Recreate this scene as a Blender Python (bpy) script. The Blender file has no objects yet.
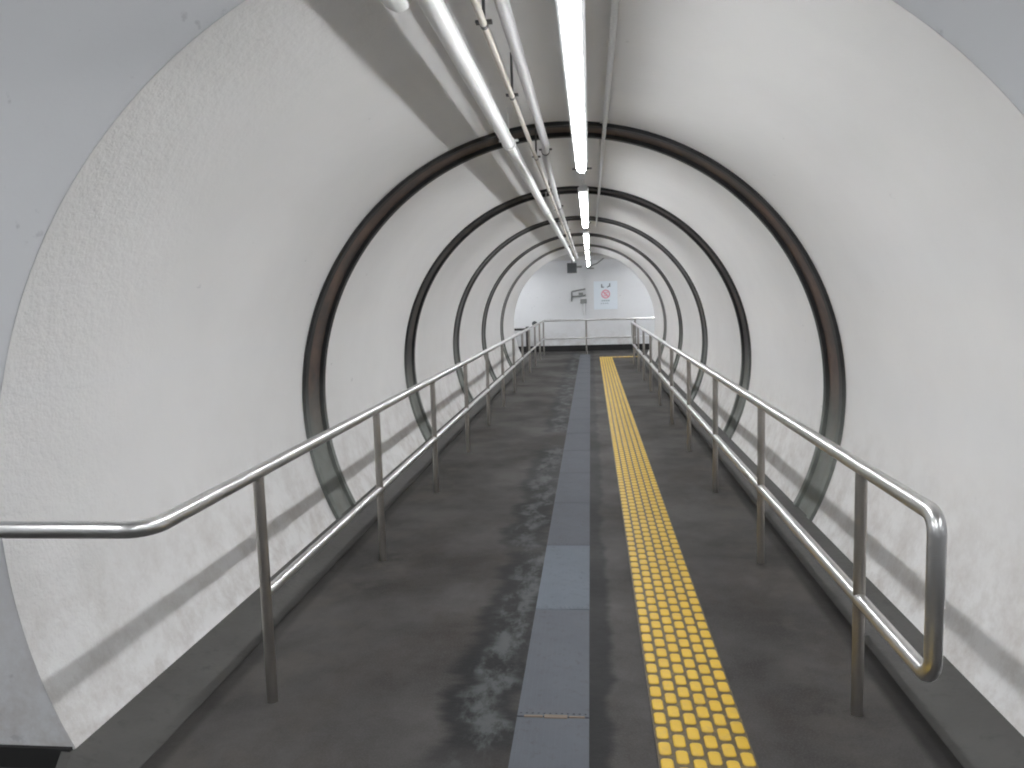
import bpy, bmesh, math, random
from mathutils import Vector, Matrix

random.seed(7)
S = bpy.context.scene
COL = S.collection

# ------------------------------------------------------------------ helpers
def link(o, parent=None):
    COL.objects.link(o)
    if parent is not None:
        o.parent = parent
    return o

def obj(name, bm, mat, parent=None, smooth=False):
    bmesh.ops.recalc_face_normals(bm, faces=bm.faces[:])
    me = bpy.data.meshes.new(name)
    bm.to_mesh(me)
    bm.free()
    me.materials.append(mat)
    if smooth:
        me.shade_smooth()
        try:
            me.set_sharp_from_angle(angle=math.radians(40))
        except Exception:
            pass
    return link(bpy.data.objects.new(name, me), parent)

def tag(o, label, cat, group=None):
    o['label'] = label
    o['category'] = cat
    if group:
        o['group'] = group
    return o

def thing(name, label, cat, loc=(0, 0, 0), group=None):
    o = bpy.data.objects.new(name, None)
    o.empty_display_size = .1
    o.location = loc
    link(o)
    return tag(o, label, cat, group)

def struct(name, bm, mat, smooth=False, label=None):
    o = obj(name, bm, mat, None, smooth)
    o['kind'] = 'structure'
    if label:
        o['label'] = label
        o['category'] = name.split('_')[0]
    return o

def copy_thing(root):
    r = root.copy()
    COL.objects.link(r)
    for ch in list(root.children):
        c = ch.copy()
        COL.objects.link(c)
        c.parent = r
        for g in list(ch.children):
            d = g.copy()
            COL.objects.link(d)
            d.parent = c
    return r

def box(bm, x0, x1, y0, y1, z0, z1, bevel=0.0):
    t = bmesh.new()
    vs = [t.verts.new((x, y, z)) for x in (x0, x1) for y in (y0, y1) for z in (z0, z1)]
    for f in ((0, 1, 3, 2), (4, 6, 7, 5), (0, 4, 5, 1), (2, 3, 7, 6), (0, 2, 6, 4), (1, 5, 7, 3)):
        t.faces.new([vs[i] for i in f])
    bmesh.ops.recalc_face_normals(t, faces=t.faces[:])
    if bevel:
        bmesh.ops.bevel(t, geom=t.edges[:], offset=bevel, segments=2, affect='EDGES', profile=.6)
    me = bpy.data.meshes.new('tmp')
    t.to_mesh(me)
    t.free()
    bm.from_mesh(me)
    bpy.data.meshes.remove(me)
    return bm

def tube(bm, pts, r, seg=18, cap=True):
    pts = [Vector(p) for p in pts]
    n = len(pts)
    tans = []
    for i in range(n):
        a = pts[max(0, i - 1)]
        b = pts[min(n - 1, i + 1)]
        tans.append((b - a).normalized())
    t0 = tans[0]
    up = Vector((0, 0, 1)) if abs(t0.z) < .9 else Vector((1, 0, 0))
    u = t0.cross(up).normalized()
    rings = []
    for i in range(n):
        if i:
            q = tans[i - 1].rotation_difference(tans[i])
            u = (q @ u)
            u = (u - tans[i] * u.dot(tans[i])).normalized()
        v = tans[i].cross(u)
        rr = r[i] if isinstance(r, (list, tuple)) else r
        rings.append([bm.verts.new(pts[i] + (u * math.cos(2 * math.pi * k / seg) + v * math.sin(2 * math.pi * k / seg)) * rr) for k in range(seg)])
    for i in range(n - 1):
        for k in range(seg):
            bm.faces.new((rings[i][k], rings[i][(k + 1) % seg], rings[i + 1][(k + 1) % seg], rings[i + 1][k]))
    if cap:
        bm.faces.new(rings[0])
        bm.faces.new(rings[-1][::-1])
    return bm

def bend(pts, rad, steps=7):
    """polyline with its corners rounded"""
    pts = [Vector(p) for p in pts]
    out = [pts[0]]
    for i in range(1, len(pts) - 1):
        p = pts[i]
        a = (pts[i - 1] - p).normalized()
        b = (pts[i + 1] - p).normalized()
        ang = a.angle(b)
        d = rad / math.tan(ang / 2)
        s, e = p + a * d, p + b * d
        c = p + (a + b).normalized() * (rad / math.sin(ang / 2))
        v0, v1 = s - c, e - c
        tot = v0.angle(v1)
        ax = v0.cross(v1).normalized()
        for k in range(steps + 1):
            out.append(c + Matrix.Rotation(tot * k / steps, 3, ax) @ v0)
    out.append(pts[-1])
    return out

def densify(pts, step):
    out = [Vector(pts[0])]
    for a, b in zip(pts[:-1], pts[1:]):
        a, b = Vector(a), Vector(b)
        n = max(1, int((b - a).length / step))
        out += [a + (b - a) * (k / n) for k in range(1, n + 1)]
    return out

# ------------------------------------------------------------------ materials
class Mat:
    def __init__(self, name, rough=.5, metal=0., color=(.5, .5, .5)):
        self.m = bpy.data.materials.new(name)
        self.m.use_nodes = True
        self.nt = self.m.node_tree
        self.b = self.nt.nodes['Principled BSDF']
        self.b.inputs['Roughness'].default_value = rough
        self.b.inputs['Metallic'].default_value = metal
        self.b.inputs['Base Color'].default_value = (*color, 1)
        self.tc = self.nt.nodes.new('ShaderNodeTexCoord')
        self.P = self.tc.outputs['Object']

    def n(self, t, **kw):
        nd = self.nt.nodes.new(t)
        for k, v in kw.items():
            if k.startswith('i_'):
                nd.inputs[k[2:].replace('_', ' ')].default_value = v
            else:
                setattr(nd, k, v)
        return nd

    def l(self, a, b):
        self.nt.links.new(a, b)

    def noise(self, scale, detail=5, rough=.6, stretch=None, seed=0.):
        nd = self.n('ShaderNodeTexNoise', i_Scale=scale, i_Detail=detail, i_Roughness=rough)
        mp = self.n('ShaderNodeMapping')
        if stretch:
            mp.inputs['Scale'].default_value = stretch
        mp.inputs['Location'].default_value = (seed, seed * .7, -seed * .4)
        self.l(self.P, mp.inputs['Vector'])
        self.l(mp.outputs['Vector'], nd.inputs['Vector'])
        return nd.outputs['Fac']

    def ramp(self, fac, stops):
        nd = self.n('ShaderNodeValToRGB')
        e = nd.color_ramp.elements
        while len(e) < len(stops):
            e.new(.5)
        for k, (p, c) in enumerate(stops):
            e[k].position = p
            e[k].color = (c, c, c, 1) if isinstance(c, (int, float)) else (*c, 1)
        self.l(fac, nd.inputs['Fac'])
        return nd.outputs['Color']

    def mix(self, fac, a, b, mode='MIX'):
        nd = self.n('ShaderNodeMix', data_type='RGBA', blend_type=mode)
        for sock, v in (('Factor', fac), ('A', a), ('B', b)):
            s = [i for i in nd.inputs if i.name == sock and (i.type == 'RGBA' or (sock == 'Factor' and i.type == 'VALUE'))][0]
            if isinstance(v, (int, float)):
                s.default_value = v
            elif isinstance(v, tuple):
                s.default_value = (*v, 1)
            else:
                self.l(v, s)
        return [o for o in nd.outputs if o.type == 'RGBA'][0]

    def math(self, op, a, b=None, c=None, clamp=False):
        nd = self.n('ShaderNodeMath', operation=op, use_clamp=clamp)
        for k, v in enumerate((a, b, c)):
            if v is None:
                continue
            if isinstance(v, (int, float)):
                nd.inputs[k].default_value = v
            else:
                self.l(v, nd.inputs[k])
        return nd.outputs[0]

    def axis(self, name):
        if not hasattr(self, 'sep'):
            self.sep = self.n('ShaderNodeSeparateXYZ')
            self.l(self.P, self.sep.inputs[0])
        return self.sep.outputs[name]

    def between(self, v, lo, hi, soft):
        a = self.n('ShaderNodeMapRange', interpolation_type='SMOOTHSTEP')
        a.inputs['From Min'].default_value = lo - soft
        a.inputs['From Max'].default_value = lo + soft
        self.l(v, a.inputs['Value'])
        b = self.n('ShaderNodeMapRange', interpolation_type='SMOOTHSTEP')
        b.inputs['From Min'].default_value = hi - soft
        b.inputs['From Max'].default_value = hi + soft
        b.inputs['To Min'].default_value = 1
        b.inputs['To Max'].default_value = 0
        self.l(v, b.inputs['Value'])
        return self.math('MULTIPLY', a.outputs[0], b.outputs[0])

    def color(self, c):
        self.l(c, self.b.inputs['Base Color'])

    def rough(self, r):
        self.l(r, self.b.inputs['Roughness'])

    def bump(self, h, strength, dist):
        nd = self.n('ShaderNodeBump')
        if isinstance(strength, (int, float)):
            nd.inputs['Strength'].default_value = strength
        else:
            self.l(strength, nd.inputs['Strength'])
        nd.inputs['Distance'].default_value = dist
        self.l(h, nd.inputs['Height'])
        self.l(nd.outputs[0], self.b.inputs['Normal'])


def mat_wall(name, base=(.80, .795, .79), seed=0., coarse=True, spot=.74):
    w = Mat(name, rough=.62)
    c = w.mix(w.ramp(w.noise(1.3, 4, .6, seed=seed), [(.35, 0.), (.7, 1.)]), base, tuple(v * .95 for v in base))
    # old brown grime low on the walls, broken up by noise
    z = w.axis('Z')
    low = w.n('ShaderNodeMapRange')
    low.inputs['From Min'].default_value = .75
    low.inputs['From Max'].default_value = .05
    w.l(z, low.inputs['Value'])
    gr = w.ramp(w.noise(5, 8, .75, seed=seed + 3), [(.42, 0.), (.66, 1.)])
    c = w.mix(w.math('MULTIPLY', w.math('MULTIPLY', low.outputs[0], gr), .7), c, (.42, .375, .34))
    # specks and scuffs
    sp = w.ramp(w.noise(17, 3, .5, stretch=(1, .5, 1), seed=seed + 9), [(spot, 0.), (spot + .06, 1.)])
    c = w.mix(w.math('MULTIPLY', sp, .3), c, (.25, .25, .27))
    w.color(c)
    h = w.math('ADD', w.math('MULTIPLY', w.noise(55, 4, .6), .25), w.math('MULTIPLY', w.noise(11, 5, .65), .75))
    if coarse:  # rough render on the lip by the mouth of the tube
        y = w.axis('Y')
        near = w.n('ShaderNodeMapRange')
        near.inputs['From Min'].default_value = 2.2
        near.inputs['From Max'].default_value = 3.1
        near.inputs['To Min'].default_value = .75
        near.inputs['To Max'].default_value = .035
        w.l(y, near.inputs['Value'])
        lf = w.n('ShaderNodeMapRange')
        lf.inputs['From Min'].default_value = .2
        lf.inputs['From Max'].default_value = -1.2
        lf.inputs['To Min'].default_value = .12
        w.l(w.axis('X'), lf.inputs['Value'])
        w.bump(h, w.math('MULTIPLY', near.outputs[0], lf.outputs[0]), .022)
    else:
        w.bump(h, .06, .02)
    return w.m

WALL = mat_wall('white painted render')
WALL2 = mat_wall('white painted flat wall', (.70, .71, .725), 21., False, .69)
CEIL = mat_wall('white painted ceiling', (.66, .66, .65), 41., False)

def mat_floor():
    f = Mat('worn dark asphalt')
    x, y = f.axis('X'), f.axis('Y')
    big = f.ramp(f.noise(1.1, 6, .62), [(.38, 0.), (.62, 1.)])
    c = f.mix(big, (.036, .034, .0325), (.074, .0705, .068))
    brown = f.ramp(f.noise(2.3, 6, .7, stretch=(1, .55, 1), seed=5), [(.5, 0.), (.68, 1.)])
    c = f.mix(f.math('MULTIPLY', brown, .55), c, (.040, .032, .027))
    fine = f.noise(140, 3, .6)
    c = f.mix(f.math('MULTIPLY', f.ramp(fine, [(.45, 0.), (.75, 1.)]), .35), c, (.11, .107, .104))
    # damp dark edges along the drain with pale mineral bloom in them
    wob = f.math('MULTIPLY', f.math('SUBTRACT', f.noise(3.0, 5, .65, stretch=(.2, 1, 1), seed=2), .5), .42)
    xx = f.math('ADD', x, wob)
    wetl = f.between(xx, -.53, -.25, .04)
    brk = f.ramp(f.noise(1.2, 3, .5, stretch=(.1, 1, 1), seed=12), [(.34, 0.), (.44, 1.)])
    wetl = f.math('MULTIPLY', wetl, brk)
    xr = f.math('ADD', x, f.math('MULTIPLY', wob, .4))
    wetr = f.math('MULTIPLY', f.between(xr, -.06, .05, .02), .95)
    wet = f.math('MAXIMUM', wetl, wetr)
    c = f.mix(f.math('MULTIPLY', wet, .85), c, (.012, .013, .014))
    bl = f.ramp(f.noise(9, 7, .72, stretch=(1, .5, 1), seed=7), [(.44, 0.), (.58, 1.)])
    bloom = f.math('MULTIPLY', f.math('MULTIPLY', f.between(xx, -.45, -.31, .035), brk), bl)
    c = f.mix(f.math('MULTIPLY', bloom, .75), c, (.095, .102, .103))
    # grime gathered by the posts
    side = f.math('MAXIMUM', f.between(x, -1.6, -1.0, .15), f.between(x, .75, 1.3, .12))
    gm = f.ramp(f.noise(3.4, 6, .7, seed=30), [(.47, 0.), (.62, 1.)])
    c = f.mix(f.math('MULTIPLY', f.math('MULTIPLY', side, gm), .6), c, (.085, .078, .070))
    f.color(c)
    r = f.math('SUBTRACT', .74, f.math('MULTIPLY', big, .10))
    r = f.math('SUBTRACT', r, f.math('MULTIPLY', wet, .06))
    f.rough(r)
    f.b.inputs['Specular IOR Level'].default_value = .15
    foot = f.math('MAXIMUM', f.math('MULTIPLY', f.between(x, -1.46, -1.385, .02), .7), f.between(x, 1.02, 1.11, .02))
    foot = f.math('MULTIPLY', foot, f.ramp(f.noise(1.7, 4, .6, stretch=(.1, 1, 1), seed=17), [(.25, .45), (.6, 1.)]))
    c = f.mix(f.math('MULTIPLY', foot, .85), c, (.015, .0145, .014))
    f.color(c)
    f.bump(f.math('ADD', f.math('MULTIPLY', fine, .4), f.noise(22, 5, .6)), .25, .008)
    return f.m
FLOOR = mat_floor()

def mat_kerb():
    k = Mat('grey cement fillet', rough=.75)
    c = k.mix(k.ramp(k.noise(2.2, 6, .65), [(.3, 0.), (.72, 1.)]), (.060, .058, .055), (.088, .086, .082))
    c = k.mix(k.math('MULTIPLY', k.ramp(k.noise(14, 6, .7, seed=4), [(.55, 0.), (.7, 1.)]), .5), c, (.035, .036, .034))
    k.color(c)
    k.bump(k.noise(30, 5, .6), .3, .01)
    return k.m
KERB = mat_kerb()

def mat_drain(name, base):
    d = Mat(name, rough=.75)
    d.b.inputs['Specular IOR Level'].default_value = .15
    c = d.mix(d.ramp(d.noise(3.5, 5, .6), [(.3, 0.), (.7, 1.)]), base, tuple(v * 1.18 for v in base))
    c = d.mix(d.math('MULTIPLY', d.ramp(d.noise(30, 4, .7, seed=3), [(.56, 0.), (.7, 1.)]), .4), c, (.07, .068, .064))
    d.color(c)
    d.bump(d.noise(120, 3, .5), .15, .003)
    return d.m
DRAIN = mat_drain('grey ribbed cover', (.098, .105, .119))
DRAINB = mat_drain('bluish ribbed cover', (.124, .141, .162))
RUST = Mat('rust line', rough=.8, color=(.17, .13, .10)).m

def mat_yellow():
    d = Mat('yellow tactile rubber', rough=.48)
    c = d.mix(d.ramp(d.noise(4, 5, .6), [(.3, 0.), (.7, 1.)]), (.55, .345, .018), (.64, .42, .035))
    # shade between the studs painted dark into the flat base
    z = d.axis('Z')
    hi = d.n('ShaderNodeMapRange')
    hi.inputs['From Min'].default_value = .0085
    hi.inputs['From Max'].default_value = .012
    d.l(z, hi.inputs['Value'])
    c = d.mix(hi.outputs[0], (.085, .062, .025), c)
    wear = d.ramp(d.noise(26, 5, .7, seed=8), [(.52, 0.), (.68, 1.)])
    c = d.mix(d.math('MULTIPLY', wear, .35), c, (.36, .26, .10))
    d.color(c)
    return d.m
YELLOW = mat_yellow()

def mat_steel(name, base, rough, smudge):
    s = Mat(name, rough=rough, metal=1., color=base)
    c = s.mix(s.ramp(s.noise(5, 5, .6, seed=6), [(.4, 0.), (.75, 1.)]), base, tuple(v * .8 for v in base))
    s.color(c)
    return s.m
STEEL = mat_steel('polished stainless', (.74, .74, .735), .3, .10)
STEELP = mat_steel('dull stainless post', (.40, .38, .355), .42, .1)

def mat_ring(name, dark, mid, rough=.6):
    r = Mat(name, rough=rough)
    n = r.ramp(r.noise(4, 6, .7), [(.38, 0.), (.66, 1.)])
    c = r.mix(n, dark, mid)
    # paint worn to grey green towards the foot
    z = r.axis('Z')
    lo = r.n('ShaderNodeMapRange')
    lo.inputs['From Min'].default_value = 1.0
    lo.inputs['From Max'].default_value = .45
    r.l(z, lo.inputs['Value'])
    k = r.math('MULTIPLY', lo.outputs[0], r.ramp(r.noise(3, 5, .7, seed=14), [(.2, .35), (.6, .95)]))
    c = r.mix(k, c, (.21, .225, .21))
    r.color(c)
    return r.m
RINGD = mat_ring('black ring flange', (.014, .015, .016), (.03, .03, .03))
RINGM = mat_ring('worn ring web', (.035, .034, .034), (.085, .068, .058))
RINGR = mat_ring('rusty ring web', (.06, .05, .046), (.135, .088, .066))
RINGM2 = mat_ring('dark grey ring paint', (.075, .075, .075), (.12, .12, .118))
RINGH = mat_ring('mid grey ring paint', (.09, .09, .09), (.14, .14, .138))
RINGP = mat_ring('pale grey ring paint', (.40, .40, .40), (.48, .48, .48))
RINGG = mat_ring('grey ring web', (.17, .17, .17), (.23, .23, .228))

PIPEW = Mat('white painted pipe', rough=.35, color=(.80, .81, .80)).m
PIPEB = Mat('cream painted conduit', rough=.5, color=(.58, .54, .48)).m
PIPEG = Mat('pale grey conduit', rough=.45, color=(.66, .66, .67)).m
CLAMP = Mat('dark clamp', rough=.6, color=(.09, .09, .09)).m
BRASS = Mat('dull metal', rough=.4, metal=.8, color=(.45, .42, .38)).m
HOUSE = Mat('white lamp housing', rough=.4, color=(.82, .83, .84)).m
BLACK = Mat('black skirting paint', rough=.85, color=(.018, .018, .018)).m
DGREY = Mat('dark grey plastic', rough=.5, color=(.045, .052, .056)).m
BROWN = Mat('dark brown painted steel', rough=.6, color=(.035, .030, .028)).m
GREYB = Mat('grey green conduit', rough=.6, color=(.24, .25, .245)).m
POSTER = Mat('white poster', rough=.5, color=(.74, .80, .86)).m
INK = Mat('dark ink', rough=.6, color=(.13, .16, .18)).m
INKG = Mat('grey ink', rough=.6, color=(.36, .43, .48)).m
RED = Mat('red print', rough=.6, color=(.72, .30, .38)).m

def mat_lamp():
    # milky lens over a downward strip: brightest below, dimmer round its flanks
    m = Mat('lit lamp lens')
    m.b.inputs['Emission Color'].default_value = (.97, .982, 1., 1)
    sx = m.n('ShaderNodeSeparateXYZ')
    m.l(m.tc.outputs['Normal'], sx.inputs[0])
    r = m.n('ShaderNodeMapRange')
    r.inputs['From Min'].default_value = -.58
    r.inputs['From Max'].default_value = -.10
    r.inputs['To Min'].default_value = 80.
    r.inputs['To Max'].default_value = 1.6
    m.l(sx.outputs['Z'], r.inputs['Value'])
    m.l(r.outputs[0], m.b.inputs['Emission Strength'])
    return m.m
LAMP = mat_lamp()

# ------------------------------------------------------------------ measures
R, CX, CZ = 1.6745, -.17, .813         # tube radius and axis
Y0, Y1 = 2.2, 18.75                    # mouths of the tube
RY = [4.787 + 2.765 * k for k in range(5)]
RW = .38
XL, XR = -1.192, .8825                 # handrails
ZT, ZB = .86, .41
YE = 19.7                              # rail that closes the far end
YW = 20.9                              # far wall
CH_X0, CH_X1 = -3.6, 3.4               # cross passages
NZ, FZ = 3.0, 2.40

def ang(x, z):
    return math.atan2(z - CZ, x - CX)
# arc runs clockwise over the crown from left foot to right foot
AL = math.pi + math.asin((CZ - .0) / R)
AR = -math.asin((CZ - .0) / R)
AKL = math.pi + math.asin((CZ - .058) / R)
AKR = -math.asin((CZ - .047) / R)

def arcpt(a, r, y):
    return Vector((CX + r * math.cos(a), y, CZ + r * math.sin(a)))

# ------------------------------------------------------------------ setting
bm = bmesh.new()
N = 120
ends = [Y0] + [v for y in RY for v in (y, y + RW)] + [Y1]
for a, b in zip(ends[0::2], ends[1::2]):
    ys = [a + (b - a) * k / 6 for k in range(7)]
    rows = [[bm.verts.new(arcpt(AL + (AR - AL) * k / N, R, y)) for k in range(N + 1)] for y in ys]
    for r0, r1 in zip(rows[:-1], rows[1:]):
        for k in range(N):
            bm.faces.new((r0[k], r0[k + 1], r1[k + 1], r1[k]))
# outer skin behind the joint rings
rows = [[bm.verts.new(arcpt(AL + (AR - AL) * k / N, R + .02, y)) for k in range(N + 1)] for y in (Y0, Y1)]
for k in range(N):
    bm.faces.new((rows[0][k], rows[0][k + 1], rows[1][k + 1], rows[1][k]))
struct('wall_tunnel', bm, WALL, smooth=True, label='white rendered round tunnel lining between the two flat end walls')

def wall_plate(name, y, ztop, mat, lab, thick):
    """flat wall with the round mouth, as vertical strips (left of, over, right of the mouth)"""
    bm = bmesh.new()
    xs = [CX - R + 2 * R * k / 120 for k in range(121)]
    xl0, xr0 = CX - math.sqrt(R * R - CZ * CZ), CX + math.sqrt(R * R - CZ * CZ)
    for yy in (y, y + thick):
        def quad(p):
            bm.faces.new([bm.verts.new((x, yy, z)) for x, z in p])
        quad([(CH_X0, 0), (CX - R, 0), (CX - R, ztop), (CH_X0, ztop)])
        quad([(CX + R, 0), (CH_X1, 0), (CH_X1, ztop), (CX + R, ztop)])
        m = 160
        zc = lambda x: math.sqrt(max(0., R * R - (x - CX) ** 2))
        tt = [math.pi - math.pi * k / m for k in range(m + 1)]
        for t0, t1 in zip(tt[:-1], tt[1:]):
            xa, xb = CX + R * math.cos(t0), CX + R * math.cos(t1)
            za, zb = CZ + R * math.sin(t0), CZ + R * math.sin(t1)
            za, zb = min(za, ztop), min(zb, ztop)
            if ztop - max(za, zb) > 1e-5 or abs(za - zb) > 1e-5:
                if ztop - za < 1e-6:
                    quad([(xa, ztop), (xb, zb), (xb, ztop)])
                elif ztop - zb < 1e-6:
                    quad([(xa, za), (xb, ztop), (xa, ztop)])
                else:
                    quad([(xa, za), (xb, zb), (xb, ztop), (xa, ztop)])
        # below the widest level, at both feet
        for sgn in (-1, 1):
            k = 24
            zs = [CZ * q / k for q in range(k + 1)]
            for z0, z1 in zip(zs[:-1], zs[1:]):
                x0 = CX + sgn * math.sqrt(R * R - (z0 - CZ) ** 2)
                x1 = CX + sgn * math.sqrt(R * R - (z1 - CZ) ** 2)
                e = CX + sgn * R
                if abs(x1 - e) < 1e-6:
                    quad([(x0, z0), (e, z0), (e, z1)])
                else:
                    quad([(x0, z0), (e, z0), (e, z1), (x1, z1)])
    bmesh.ops.remove_doubles(bm, verts=bm.verts[:], dist=1e-5)
    return struct(name, bm, mat, label=lab)

wall_plate('wall_near', Y0, NZ, WALL2, 'flat white wall round the near mouth of the tunnel', -.004)
wall_plate('wall_mouth', Y1, FZ if FZ > CZ + R else CZ + R + .06, WALL2, 'flat white wall round the far mouth of the tunnel', .004)

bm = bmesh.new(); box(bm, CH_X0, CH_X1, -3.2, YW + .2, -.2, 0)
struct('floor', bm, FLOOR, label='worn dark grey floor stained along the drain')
bm = bmesh.new(); box(bm, CH_X0, CH_X1, YW, YW + .2, 0, 3.0)
struct('wall_far', bm, WALL2, label='flat white wall closing the far end behind the steel rail')
bm = bmesh.new(); box(bm, CH_X0, CH_X1, -3.4, -3.2, 0, NZ + .1)
struct('wall_back', bm, WALL2)
for nm, x in (('wall_left', CH_X0), ('wall_right', CH_X1)):
    s = -.2 if x < 0 else .2
    bm = bmesh.new()
    box(bm, min(x, x + s), max(x, x + s), -3.2, Y0, 0, NZ + .1)
    box(bm, min(x, x + s), max(x, x + s), Y1, YW, 0, 3.0)
    struct(nm, bm, WALL2)
bm = bmesh.new()
box(bm, CH_X0, CH_X1, -3.2, Y0, NZ, NZ + .2)
box(bm, CH_X0, CH_X1, Y1 + .02, YW, FZ, FZ + .2)
struct('ceiling', bm, CEIL)

# sloping cement fillets along both feet of the lining
for nm, prof, lab in (
    ('trim_1', [(-1.45, 0), (-1.451, .003), (-1.662, .058), (-1.70, .06), (-1.70, 0)], 'grey sloping cement kerb along the foot of the left tunnel wall'),
    ('trim_2', [(1.098, 0), (1.099, .003), (1.322, .047), (1.36, .05), (1.36, 0)], 'grey sloping cement kerb along the foot of the right tunnel wall')):
    bm = bmesh.new()
    rows = [[bm.verts.new((x, y, z)) for x, z in prof] for y in [Y0 - .02 + (Y1 - Y0 + .02) * k / 12 for k in range(13)]]
    w_ = prof[2][0] - prof[0][0]
    for v in rows[0]:   # the near end is cut on a slant
        v.co.y -= .55 * min(1, max(0, (prof[2][0] - v.co.x) / w_))
    for a, b in zip(rows[:-1], rows[1:]):
        for k in range(5):
            bm.faces.new((a[k], a[(k + 1) % 5], b[(k + 1) % 5], b[k]))
    bm.faces.new(rows[0]); bm.faces.new(rows[-1])
    struct(nm, bm, KERB, label=lab)

bm = bmesh.new()
box(bm, CH_X0, CX - math.sqrt(R * R - (CZ - .07) ** 2), Y0 - .02, Y0 - .006, 0, .068)
box(bm, CX + math.sqrt(R * R - (CZ - .07) ** 2), CH_X1, Y0 - .02, Y0 - .006, 0, .068)
struct('baseboard_near', bm, BLACK, label='black skirting along the foot of the near flat wall')
bm = bmesh.new(); box(bm, CH_X0, CH_X1, YW - .015, YW - .001, 0, .155)
struct('baseboard_far', bm, BLACK, label='black skirting along the foot of the far end wall')

# ------------------------------------------------------------------ joint rings
ring_labels = [
    'thick black steel joint ring nearest the tunnel mouth, rusty on its left side',
    'second black steel joint ring into the tunnel, just behind the first lamp',
    'third dark joint ring into the tunnel, in front of the short far lamps',
    'fourth joint ring into the tunnel, thin and grey',
    'last and palest joint ring, nearest the far mouth of the tunnel']
def arc_band(prof, a0, a1, n=110):
    bm = bmesh.new()
    rows = [[bm.verts.new(arcpt(a0 + (a1 - a0) * k / n, r, y)) for (y, r) in prof] for k in range(n + 1)]
    m = len(prof)
    for a, b in zip(rows[:-1], rows[1:]):
        for k in range(m):
            bm.faces.new((a[k], a[(k + 1) % m], b[(k + 1) % m], b[k]))
    bm.faces.new(rows[0]); bm.faces.new(rows[-1][::-1])
    return bm
for i, y in enumerate(RY):
    t = thing('joint_ring', ring_labels[i], 'joint ring', (CX, y, .05), 'joint rings of the tunnel lining')
    off = Vector((CX, y, .05))
    lip = .022
    fl = [RINGD, RINGD, RINGM2, RINGH, RINGG][i]
    wb = [RINGR, RINGM, RINGH, RINGG, RINGP][i]
    for (ya, yb) in ((y, y + .055), (y + RW - .05, y + RW)):
        o = obj('flange', arc_band([(ya, R + .019), (ya, R - lip), (yb, R - lip), (yb, R + .019)], AKL, AKR), fl, t, True)
        o.matrix_parent_inverse = Matrix.Translation(-off)
    o = obj('web', arc_band([(y + .055, R + .019), (y + .055, R + .002), (y + RW - .05, R + .002), (y + RW - .05, R + .019)], AKL, AKR), wb, t, True)
    o.matrix_parent_inverse = Matrix.Translation(-off)

# ------------------------------------------------------------------ handrails
def rel(pts, o):
    return [Vector(p) - Vector(o) for p in pts]

RT, RB, RP = .024, .0195, .0195
def post(parent, x, y, o, top=ZT):
    bm = bmesh.new()
    tube(bm, rel([(x, y, 0), (x, y, top - RT * .5)], o), RP, 16)
    return obj('post', bm, STEELP, parent, True)

# left rail
o0 = (XL, 2.628, 0)
t = thing('handrail', 'long steel handrail on the left, turning off along the near wall', 'handrail', o0)
bm = bmesh.new()
tube(bm, rel(densify(bend([(-2.9, 1.93, ZT), (XL, 1.93, ZT), (XL, YE - .03, ZT)], .075, 6), .8), o0), RT)
obj('top_rail', bm, STEEL, t, True)
bm = bmesh.new()
tube(bm, rel(densify([(XL, 2.628, ZB), (XL, YE - .03, ZB)], .8), o0), RB)
obj('lower_rail', bm, STEEL, t, True)
for k in range(12):
    post(t, XL, 2.628 + 1.552 * k if k < 11 else YE - .03, o0)
post(t, -2.75, 1.93, o0)

# right rail: top, two end loops and lower rail of one pipe
ya, yb = 2.065, 16.97
o0 = (XR, 2.636, 0)
t = thing('handrail', 'long steel handrail on the right with looped ends', 'handrail', o0)
ym = (ya + yb) / 2
bm = bmesh.new()
tube(bm, rel(densify(bend([(XR, ya, (ZT + ZB) / 2), (XR, ya, ZT), (XR, yb, ZT), (XR, yb, (ZT + ZB) / 2)], .05, 6), .8), o0), RT)
obj('top_rail', bm, STEEL, t, True)
bm = bmesh.new()
tube(bm, rel(densify(bend([(XR, ya, (ZT + ZB) / 2), (XR, ya, ZB), (XR, yb, ZB), (XR, yb, (ZT + ZB) / 2)], .06, 6), .8), o0), RT * .96)
obj('lower_rail', bm, STEEL, t, True)
for k in range(10):
    post(t, XR, 2.636 + 1.53 * k, o0)

# closing rail at the far end
o0 = (-.12, YE, 0)
t = thing('barrier_rail', 'steel barrier rail closing the walkway in front of the far wall', 'barrier')
t.location = o0
for nm, z, r in (('top_rail', ZT, RT), ('lower_rail', ZB, RB)):
    bm = bmesh.new()
    tube(bm, rel(densify([(XL + .026, YE, z), (1.75, YE, z)], .8), o0), r)
    obj(nm, bm, STEEL, t, True)
for x in (-.12, 1.10, 1.72):
    post(t, x, YE, o0)

# ------------------------------------------------------------------ drain covers
LC = .94
first = 2.554 - LC
def cover_bm():
    bm = bmesh.new()
    box(bm, -.125, .125, .004, LC - .004, 0, .007, .002)
    # fine lengthwise ribs
    for k in range(12):
        x = -.112 + k * .0204
        box(bm, x - .004, x + .004, .02, LC - .02, .006, .0095)
    return bm
proto = None
cov = []
for k in range(int((YE - .5 - first) / LC) + 1):
    y = first + LC * k
    if k == 0:
        o = obj('drain_cover', cover_bm(), DRAIN)
    else:
        o = cov[0].copy(); COL.objects.link(o)
    o.location = (-.155, y, .0)
    cov.append(o)
special = {0: 'grey drain cover plate at the bottom edge, before the rusty joint',
           1: 'grey drain cover plate just beyond the rusty joint',
           2: 'lighter bluish drain cover plate among the darker grey ones',
           3: 'grey drain cover plate just beyond the lighter bluish one'}
for k, o in enumerate(cov):
    tag(o, special.get(k, 'grey drain cover plate in the long run beyond the first few'), 'drain cover', 'drain cover plates')
o = cov[2]
o.data = o.data.copy(); o.data.materials[0] = DRAINB
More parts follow.
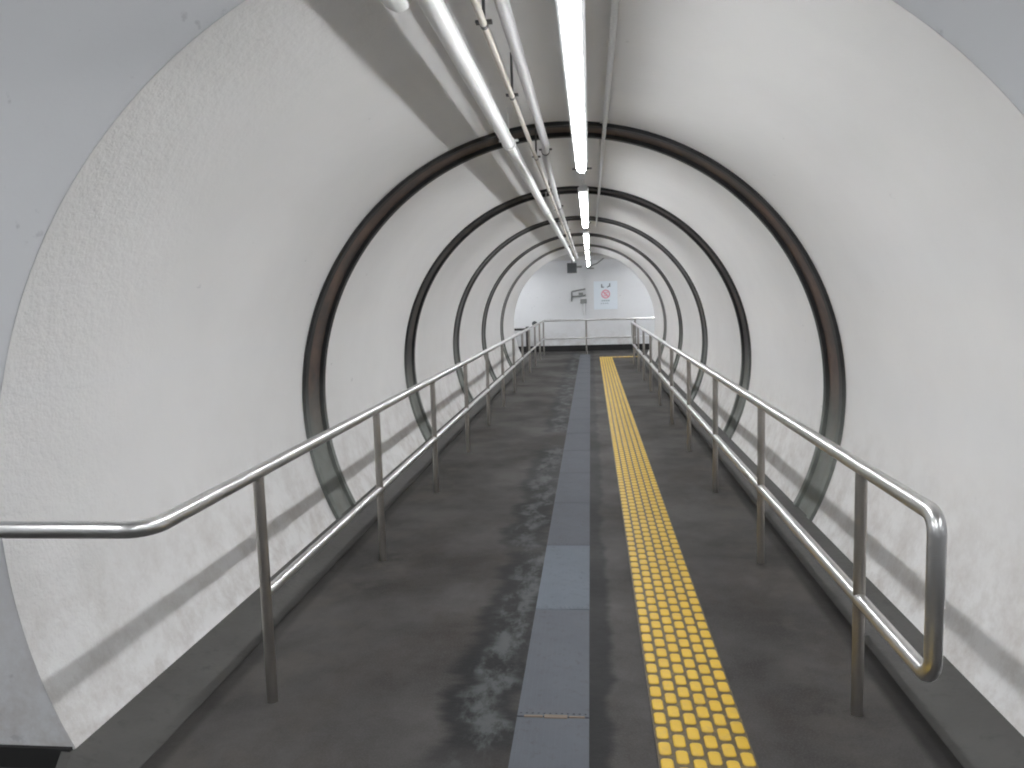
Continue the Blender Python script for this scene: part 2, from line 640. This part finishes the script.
bm = bmesh.new()
for a, b, w in ((-.10, -.035, .006), (-.03, .05, .010), (.055, .11, .005)):
    box(bm, a, b, -w, w, .0, .0105, .002)
o = obj('rust_deposit', bm, RUST)
o.location = (-.155, 2.554, 0)
tag(o, 'orange rust deposit on the joint between two drain covers', 'rust')

# ------------------------------------------------------------------ tactile strip
def studs(bm, x0, x1, y0, y1, px=.05, py=.0905):
    """staggered rows of rounded oblong studs"""
    def outline(cx, cy, hx, hy, z, r=.011, n=3):
        vs = []
        for sx, sy, a0 in ((1, 1, 0), (-1, 1, 90), (-1, -1, 180), (1, -1, 270)):
            for k in range(n):
                a = math.radians(a0 + 90 * k / (n - 1))
                vs.append(bm.verts.new((cx + sx * (hx - r) + r * math.cos(a), cy + sy * (hy - r) + r * math.sin(a), z)))
        return vs
    nx = int(round((x1 - x0) / px))
    for i in range(nx):
        cx = x0 + px * (i + .5)
        cy = y0 + py * (.5 if i % 2 else 1.0)
        while cy + py * .45 < y1:
            lo = outline(cx, cy, .0207, .0370, .008)
            mi = outline(cx, cy, .0185, .0345, .0118)
            hi = outline(cx, cy, .0145, .0305, .0135)
            m = len(lo)
            for a, b in ((lo, mi), (mi, hi)):
                for k in range(m):
                    bm.faces.new((a[k], a[(k + 1) % m], b[(k + 1) % m], b[k]))
            bm.faces.new(hi)
            cy += py
bm = bmesh.new()
TX0, TX1, TY0, TY1 = .185, .485, 1.2, 18.6
TY1 = TY0 + .3 * round((TY1 - TY0) / .3)
box(bm, TX0, TX1, TY0, TY1, 0, .008)
studs(bm, TX0, TX1, TY0, TY1)
box(bm, TX1, TX1 + 1.2, TY1 - .3, TY1, 0, .008)
studs(bm, TX1, TX1 + 1.2, TY1 - .3, TY1)
o = obj('tactile_strip', bm, YELLOW)
tag(o, 'yellow studded tactile paving strip running up the dark floor', 'tactile paving')

# ------------------------------------------------------------------ lamps
LZ, LX, LL = 2.168, -.038, 2.58
def make_lamp(label, loc, rz=0., zc=None, LL=LL):
    """origin at the fixture's centre on the light line; hanger rods reach zc above"""
    t = thing('ceiling_lamp', label, 'lamp', loc, 'fluorescent lamps of the passage')
    t.rotation_euler = (0, 0, rz)
    h = LL / 2
    bm = bmesh.new()   # trapezoid housing with wings
    prof = [(-.037, .023), (-.037, .027), (-.022, .046), (.022, .046), (.037, .027), (.037, .023)]
    rows = [[bm.verts.new((x, y, z)) for x, z in prof] for y in (-h, h)]
    for k in range(6):
        bm.faces.new((rows[0][k], rows[0][(k + 1) % 6], rows[1][(k + 1) % 6], rows[1][k]))
    bm.faces.new(rows[0]); bm.faces.new(rows[1])
    obj('housing', bm, HOUSE, t)
    bm = bmesh.new()
    tube(bm, [(0, -h + .005, 0), (0, h - .005, 0)], .027, 24)
    obj('diffuser', bm, LAMP, t, True)
    for s in (-1, 1):
        bm = bmesh.new()
        box(bm, -.033, .033, s * (h + .002) - .009, s * (h + .002) + .009, .004, .0235, .002)
        obj('socket', bm, HOUSE, t)
    rise = zc if zc is not None else .31
    for s in (-1, 1):
        bm = bmesh.new()
        tube(bm, [(0, s * LL * .32, .044), (0, s * LL * .32, rise)], .006, 10)
        obj('hanger', bm, BRASS, t, True)
    return t
lamp_y = [3.22, 6.83, 10.42, 13.86, 17.3]  # the last lamp is an addition that brightens the far mouth
names = ['nearest hanging fluorescent lamp, long and glaring, running out of the top of the frame',
         'second fluorescent lamp along the crown of the tunnel',
         'third fluorescent lamp along the crown of the tunnel, just above the farthest one',
         'fourth lamp along the crown, short looking, next to the last one',
         'last lamp along the crown, added to brighten the far mouth of the tunnel']
for y, nm in zip(lamp_y, names):
    make_lamp(nm, (LX, y, LZ))
make_lamp('fluorescent lamp above the camera in the near cross passage', (LX, -.4, LZ + .3), 0, NZ - LZ - .3)
make_lamp('fluorescent lamp over the left of the near cross passage', (-2.5, -.2, 2.65), 0, .35)
make_lamp('fluorescent lamp over the right of the near cross passage', (2.4, -.2, 2.65), 0, .35)
for xx, side in ((-2.1, 'left'), (1.76, 'right')):
    for yy, wh in ((19.02, 'beside the tunnel mouth'), (19.4, 'further from the mouth')):
        make_lamp('hidden ceiling lamp of the far cross passage, %s side, %s' % (side, wh), (xx, yy, 2.12), math.pi / 2, FZ - 2.12, 1.25)

# cable conduit linking the lamps with a junction box in each gap
gaps = [(3.22 + LL / 2, 6.83 - LL / 2), (6.83 + LL / 2, 10.42 - LL / 2), (10.42 + LL / 2, 13.86 - LL / 2), (13.86 + LL / 2, 17.3 - LL / 2)]
gl = ['small white junction box and cable between the first and second lamps',
      'small white junction box and cable between the second and third lamps',
      'small white junction box and cable between the third and fourth lamps',
      'small white junction box and cable between the fourth and last lamps']
for (a, b), nm in zip(gaps, gl):
    m = (a + b) / 2 - .1
    t = thing('junction_box', nm, 'junction box', (LX, m, LZ + .03), 'junction boxes between the lamps')
    bm = bmesh.new(); box(bm, -.02, .02, -.06, .06, -.025, .025, .006)
    obj('box_body', bm, HOUSE, t)
    bm = bmesh.new(); tube(bm, [(0, a - m, .012), (0, b - m, .012)], .007, 10)
    obj('cable', bm, PIPEG, t, True)
    bm = bmesh.new(); box(bm, -.06, .06, -.012, .012, .026, .034); obj('bracket', bm, CLAMP, t)
    bm = bmesh.new(); tube(bm, [(0, 0, .03), (0, 0, .275)], .006, 8); obj('hanger', bm, CLAMP, t)

# ------------------------------------------------------------------ pipes under the crown
def crown(x):
    return CZ + math.sqrt(R * R - (x - CX) ** 2)
def pipe_thing(name, label, pts, r, mat, clamps, cmat, rods=True):
    o0 = Vector(pts[0])
    t = thing(name, label, 'pipe', o0)
    bm = bmesh.new()
    tube(bm, rel(densify(pts, .6), o0), r, 18)
    obj('pipe_run', bm, mat, t, True)
    P = [Vector(p) for p in pts]
    for y in clamps:
        for a, b in zip(P[:-1], P[1:]):
            if a.y <= y <= b.y:
                p = a.lerp(b, (y - a.y) / (b.y - a.y)); break
        else:
            continue
        bm = bmesh.new()
        q = p - o0
        tube(bm, [(q.x, q.y - .012, q.z), (q.x, q.y + .012, q.z)], r * 1.14, 16)
        for s in (-1, 1):
            box(bm, q.x + s * r * 1.2 - .012, q.x + s * r * 1.2 + .012, q.y - .012, q.y + .012, q.z + r * .3, q.z + r * .3 + .008)
        if rods:
            tube(bm, [(q.x, q.y, q.z + r), (q.x, q.y, crown(p.x) - o0.z + .004)], .005, 8)
        obj('clamp', bm, cmat, t)
    return t, o0

big = [(-.430, 1.35, 2.28), (-.428, 2.9, 2.28), (-.416, 6.8, 2.28), (-.385, 12.8, 2.28), (-.375, 18.3, 2.28)]
t, o0 = pipe_thing('water_pipe', 'thick white pipe slung left of the lamps under the crown', big, .033, PIPEW, [4.3, 7.7, 10.5, 13.2, 16.0], PIPEW)
bm = bmesh.new()
tube(bm, rel([(-.515, 1.35, 2.285), (-.515, 2.20, 2.285), (-.514, 2.23, 2.285), (-.513, 2.245, 2.285)], o0), [.043, .043, .036, .02], 18)
obj('capped_stub', bm, PIPEW, t, True)
thin = [(-.315, 1.35, 2.30), (-.315, 18.0, 2.30)]
pipe_thing('conduit', 'thin cream conduit with dark clamps beside the thick white pipe', thin, .0115, PIPEB, [2.52, 3.41, 4.9, 6.4, 7.9, 9.4, 10.9, 12.4, 13.9, 15.4, 16.9], CLAMP)
mid = [(-.247, 1.35, 2.32), (-.240, 4.6, 2.32), (-.262, 4.95, 2.32), (-.285, 7.0, 2.32), (-.285, 18.0, 2.32)]
pipe_thing('conduit', 'medium white conduit between the cream conduit and the lamps', mid, .022, PIPEG, [4.8, 7.75, 10.5, 13.2], CLAMP)
slim = [(.104, 1.9, 2.452), (.101, 4.9, 2.448), (.10, 11.5, 2.448)]
pipe_thing('conduit', 'slim white conduit fixed to the crown right of the lamps', slim, .0125, HOUSE, [4.72, 7.4, 10.2], PIPEW, True)

# ------------------------------------------------------------------ far end fittings
t = thing('speaker_box', 'dark grey box hung under the ceiling near the far mouth', 'speaker', (-.43, 19.0, 2.13))
bm = bmesh.new(); box(bm, -.115, .115, -.09, .09, -.12, .12, .012); obj('box_body', bm, DGREY, t)
bm = bmesh.new(); box(bm, -.012, .012, -.012, .012, .115, .27); obj('bracket', bm, GREYB, t)
bm = bmesh.new(); box(bm, .10, .24, -.015, .015, .0, .05); obj('side_arm', bm, GREYB, t)

t = thing('wall_bracket', 'thin grey angled bracket under the far ceiling right of the lamps', 'bracket', (0.0, 20.2, 2.17))
bm = bmesh.new()
tube(bm, [(-.02, 0, .03), (.18, 0, .10), (.36, 0, .235)], .016, 8)
obj('strut', bm, GREYB, t, True)
bm = bmesh.new(); box(bm, -.07, .10, -.02, .02, -.035, .0); obj('bar', bm, GREYB, t)

t = thing('poster', 'white notice with a red prohibition circle on the far wall', 'sign', (.40, YW - .001, 1.46))
bm = bmesh.new(); box(bm, -.31, .31, -.008, 0, -.37, .37); obj('sheet', bm, POSTER, t)
def flatring(bm, cx, cz, r0, r1, y, n=32):
    v = [[bm.verts.new((cx + r * math.cos(2 * math.pi * k / n), y, cz + r * math.sin(2 * math.pi * k / n))) for k in range(n)] for r in (r0, r1)]
    for k in range(n):
        bm.faces.new((v[0][k], v[0][(k + 1) % n], v[1][(k + 1) % n], v[1][k]))
bm = bmesh.new()
flatring(bm, .0, .03, .085, .118, -.0095)
d = .09 * .707
bm.faces.new([bm.verts.new((x, -.0098, z)) for x, z in ((-d - .012, .03 + d - .012), (-d + .012, .03 + d + .012), (d + .012, .03 - d + .012), (d - .012, .03 - d - .012))])
for q in (-.045, .0, .045):
    bm.faces.new([bm.verts.new((x, -.0094, .03 + z)) for x, z in ((-.055 + q * .2, q - .011), (.055 + q * .2, q - .011), (.055 + q * .2, q + .011), (-.055 + q * .2, q + .011))])
obj('prohibition_mark', bm, RED, t)
# two dark glyph-like marks over the circle
for (x0, x1, z0, z1) in ((-.115, -.085, .20, .29), (-.115, -.04, .20, .225), (.065, .125, .22, .245), (.095, .125, .22, .31), (.04, .075, .20, .225)):
    bm = bmesh.new(); box(bm, x0, x1, -.0095, -.008, z0, z1); obj('dark_lettering', bm, INK, t)
for k, (x0, x1) in enumerate(((-.11, -.07), (-.06, -.01), (0, .045), (.055, .10))):
    bm = bmesh.new(); box(bm, x0, x1, -.0095, -.008, -.16, -.125); obj('grey_lettering', bm, INKG, t)
    bm = bmesh.new(); box(bm, x0 - .02, x1 - .03, -.0095, -.008, -.225, -.20); obj('grey_lettering', bm, INKG, t)

t = thing('pipework', 'tangle of grey conduits and a small box on the far wall left of the notice', 'pipes', (-.29, YW, 1.45))
def cyl_path(pts, r=.022):
    bm = bmesh.new()
    tube(bm, densify(bend(pts, .03, 4), .3), r, 10)
    return bm
obj('conduit', cyl_path([(-.20, -.03, -.13), (-.20, -.03, .13), (.02, -.03, .17), (.16, -.03, .19)]), GREYB, t, True)
obj('conduit', cyl_path([(-.20, -.05, .0), (.0, -.05, .0), (.17, -.05, .03)]), GREYB, t, True)
obj('conduit', cyl_path([(.12, -.035, -.10), (.12, -.035, -.5)], .03), PIPEG, t, True)
bm = bmesh.new(); box(bm, .02, .19, -.08, -.001, -.19, -.07, .008); obj('box_body', bm, GREYB, t)
bm = bmesh.new(); box(bm, -.02, .10, -.07, -.001, .03, .10, .008); obj('box_body', bm, GREYB, t)

t = thing('dark_post', 'dark brown post with a side bar standing behind the left rail at the far wall', 'post', (-1.66, 20.45, 0))
bm = bmesh.new(); box(bm, -.045, .045, -.045, .045, 0, .70, .008); obj('post_body', bm, BROWN, t)
bm = bmesh.new(); box(bm, -.42, -.04, -.025, .025, .60, .66, .006); obj('bar', bm, BROWN, t)
bm = bmesh.new(); box(bm, -.09, .09, -.09, .09, 0, .012); obj('base_plate', bm, BROWN, t)

bm = bmesh.new()
tube(bm, [(0, 0, 0), (0, -.05, 0), (0, -.06, 0)], [.07, .07, .05], 20)
o = obj('wall_fitting', bm, DGREY, None, True)
o.location = (-1.50, YW - .001, .76)
tag(o, 'small round dark fitting on the far wall above the left rail corner', 'wall fitting')

# ------------------------------------------------------------------ world, camera, view
w = bpy.data.worlds.new('World')
S.world = w
w.use_nodes = True
w.node_tree.nodes['Background'].inputs[0].default_value = (.6, .63, .68, 1)
w.node_tree.nodes['Background'].inputs[1].default_value = .0

yaw, pitch, roll, F = .10281464, .10934499, -.02913059, 780.
cy, sy, cp, sp, cr, sr = math.cos(yaw), math.sin(yaw), math.cos(pitch), math.sin(pitch), math.cos(roll), math.sin(roll)
fw = Vector((-sy * cp, cy * cp, -sp))
rt = Vector((cy, sy, 0))
up = rt.cross(fw)
r2 = rt * cr + up * sr
u2 = -rt * sr + up * cr
cam = bpy.data.cameras.new('camera')
co = bpy.data.objects.new('camera', cam)
COL.objects.link(co)
m = Matrix((r2, u2, -fw)).transposed().to_4x4()
m.translation = (0, 0, 1.45)
co.matrix_world = m
cam.sensor_fit = 'HORIZONTAL'
cam.sensor_width = 36.
cam.lens = F / 1024 * 36
cam.clip_start = .02
S.camera = co

v = S.view_settings
v.view_transform = 'Standard'
v.look = 'None'
v.gamma = 1
v.use_curve_mapping = False
v.exposure = 0.
S.cycles.filter_width = 2.0
S.cycles.use_denoising = True
S.cycles.max_bounces = 10
S.cycles.diffuse_bounces = 6
S.cycles.sample_clamp_indirect = 8
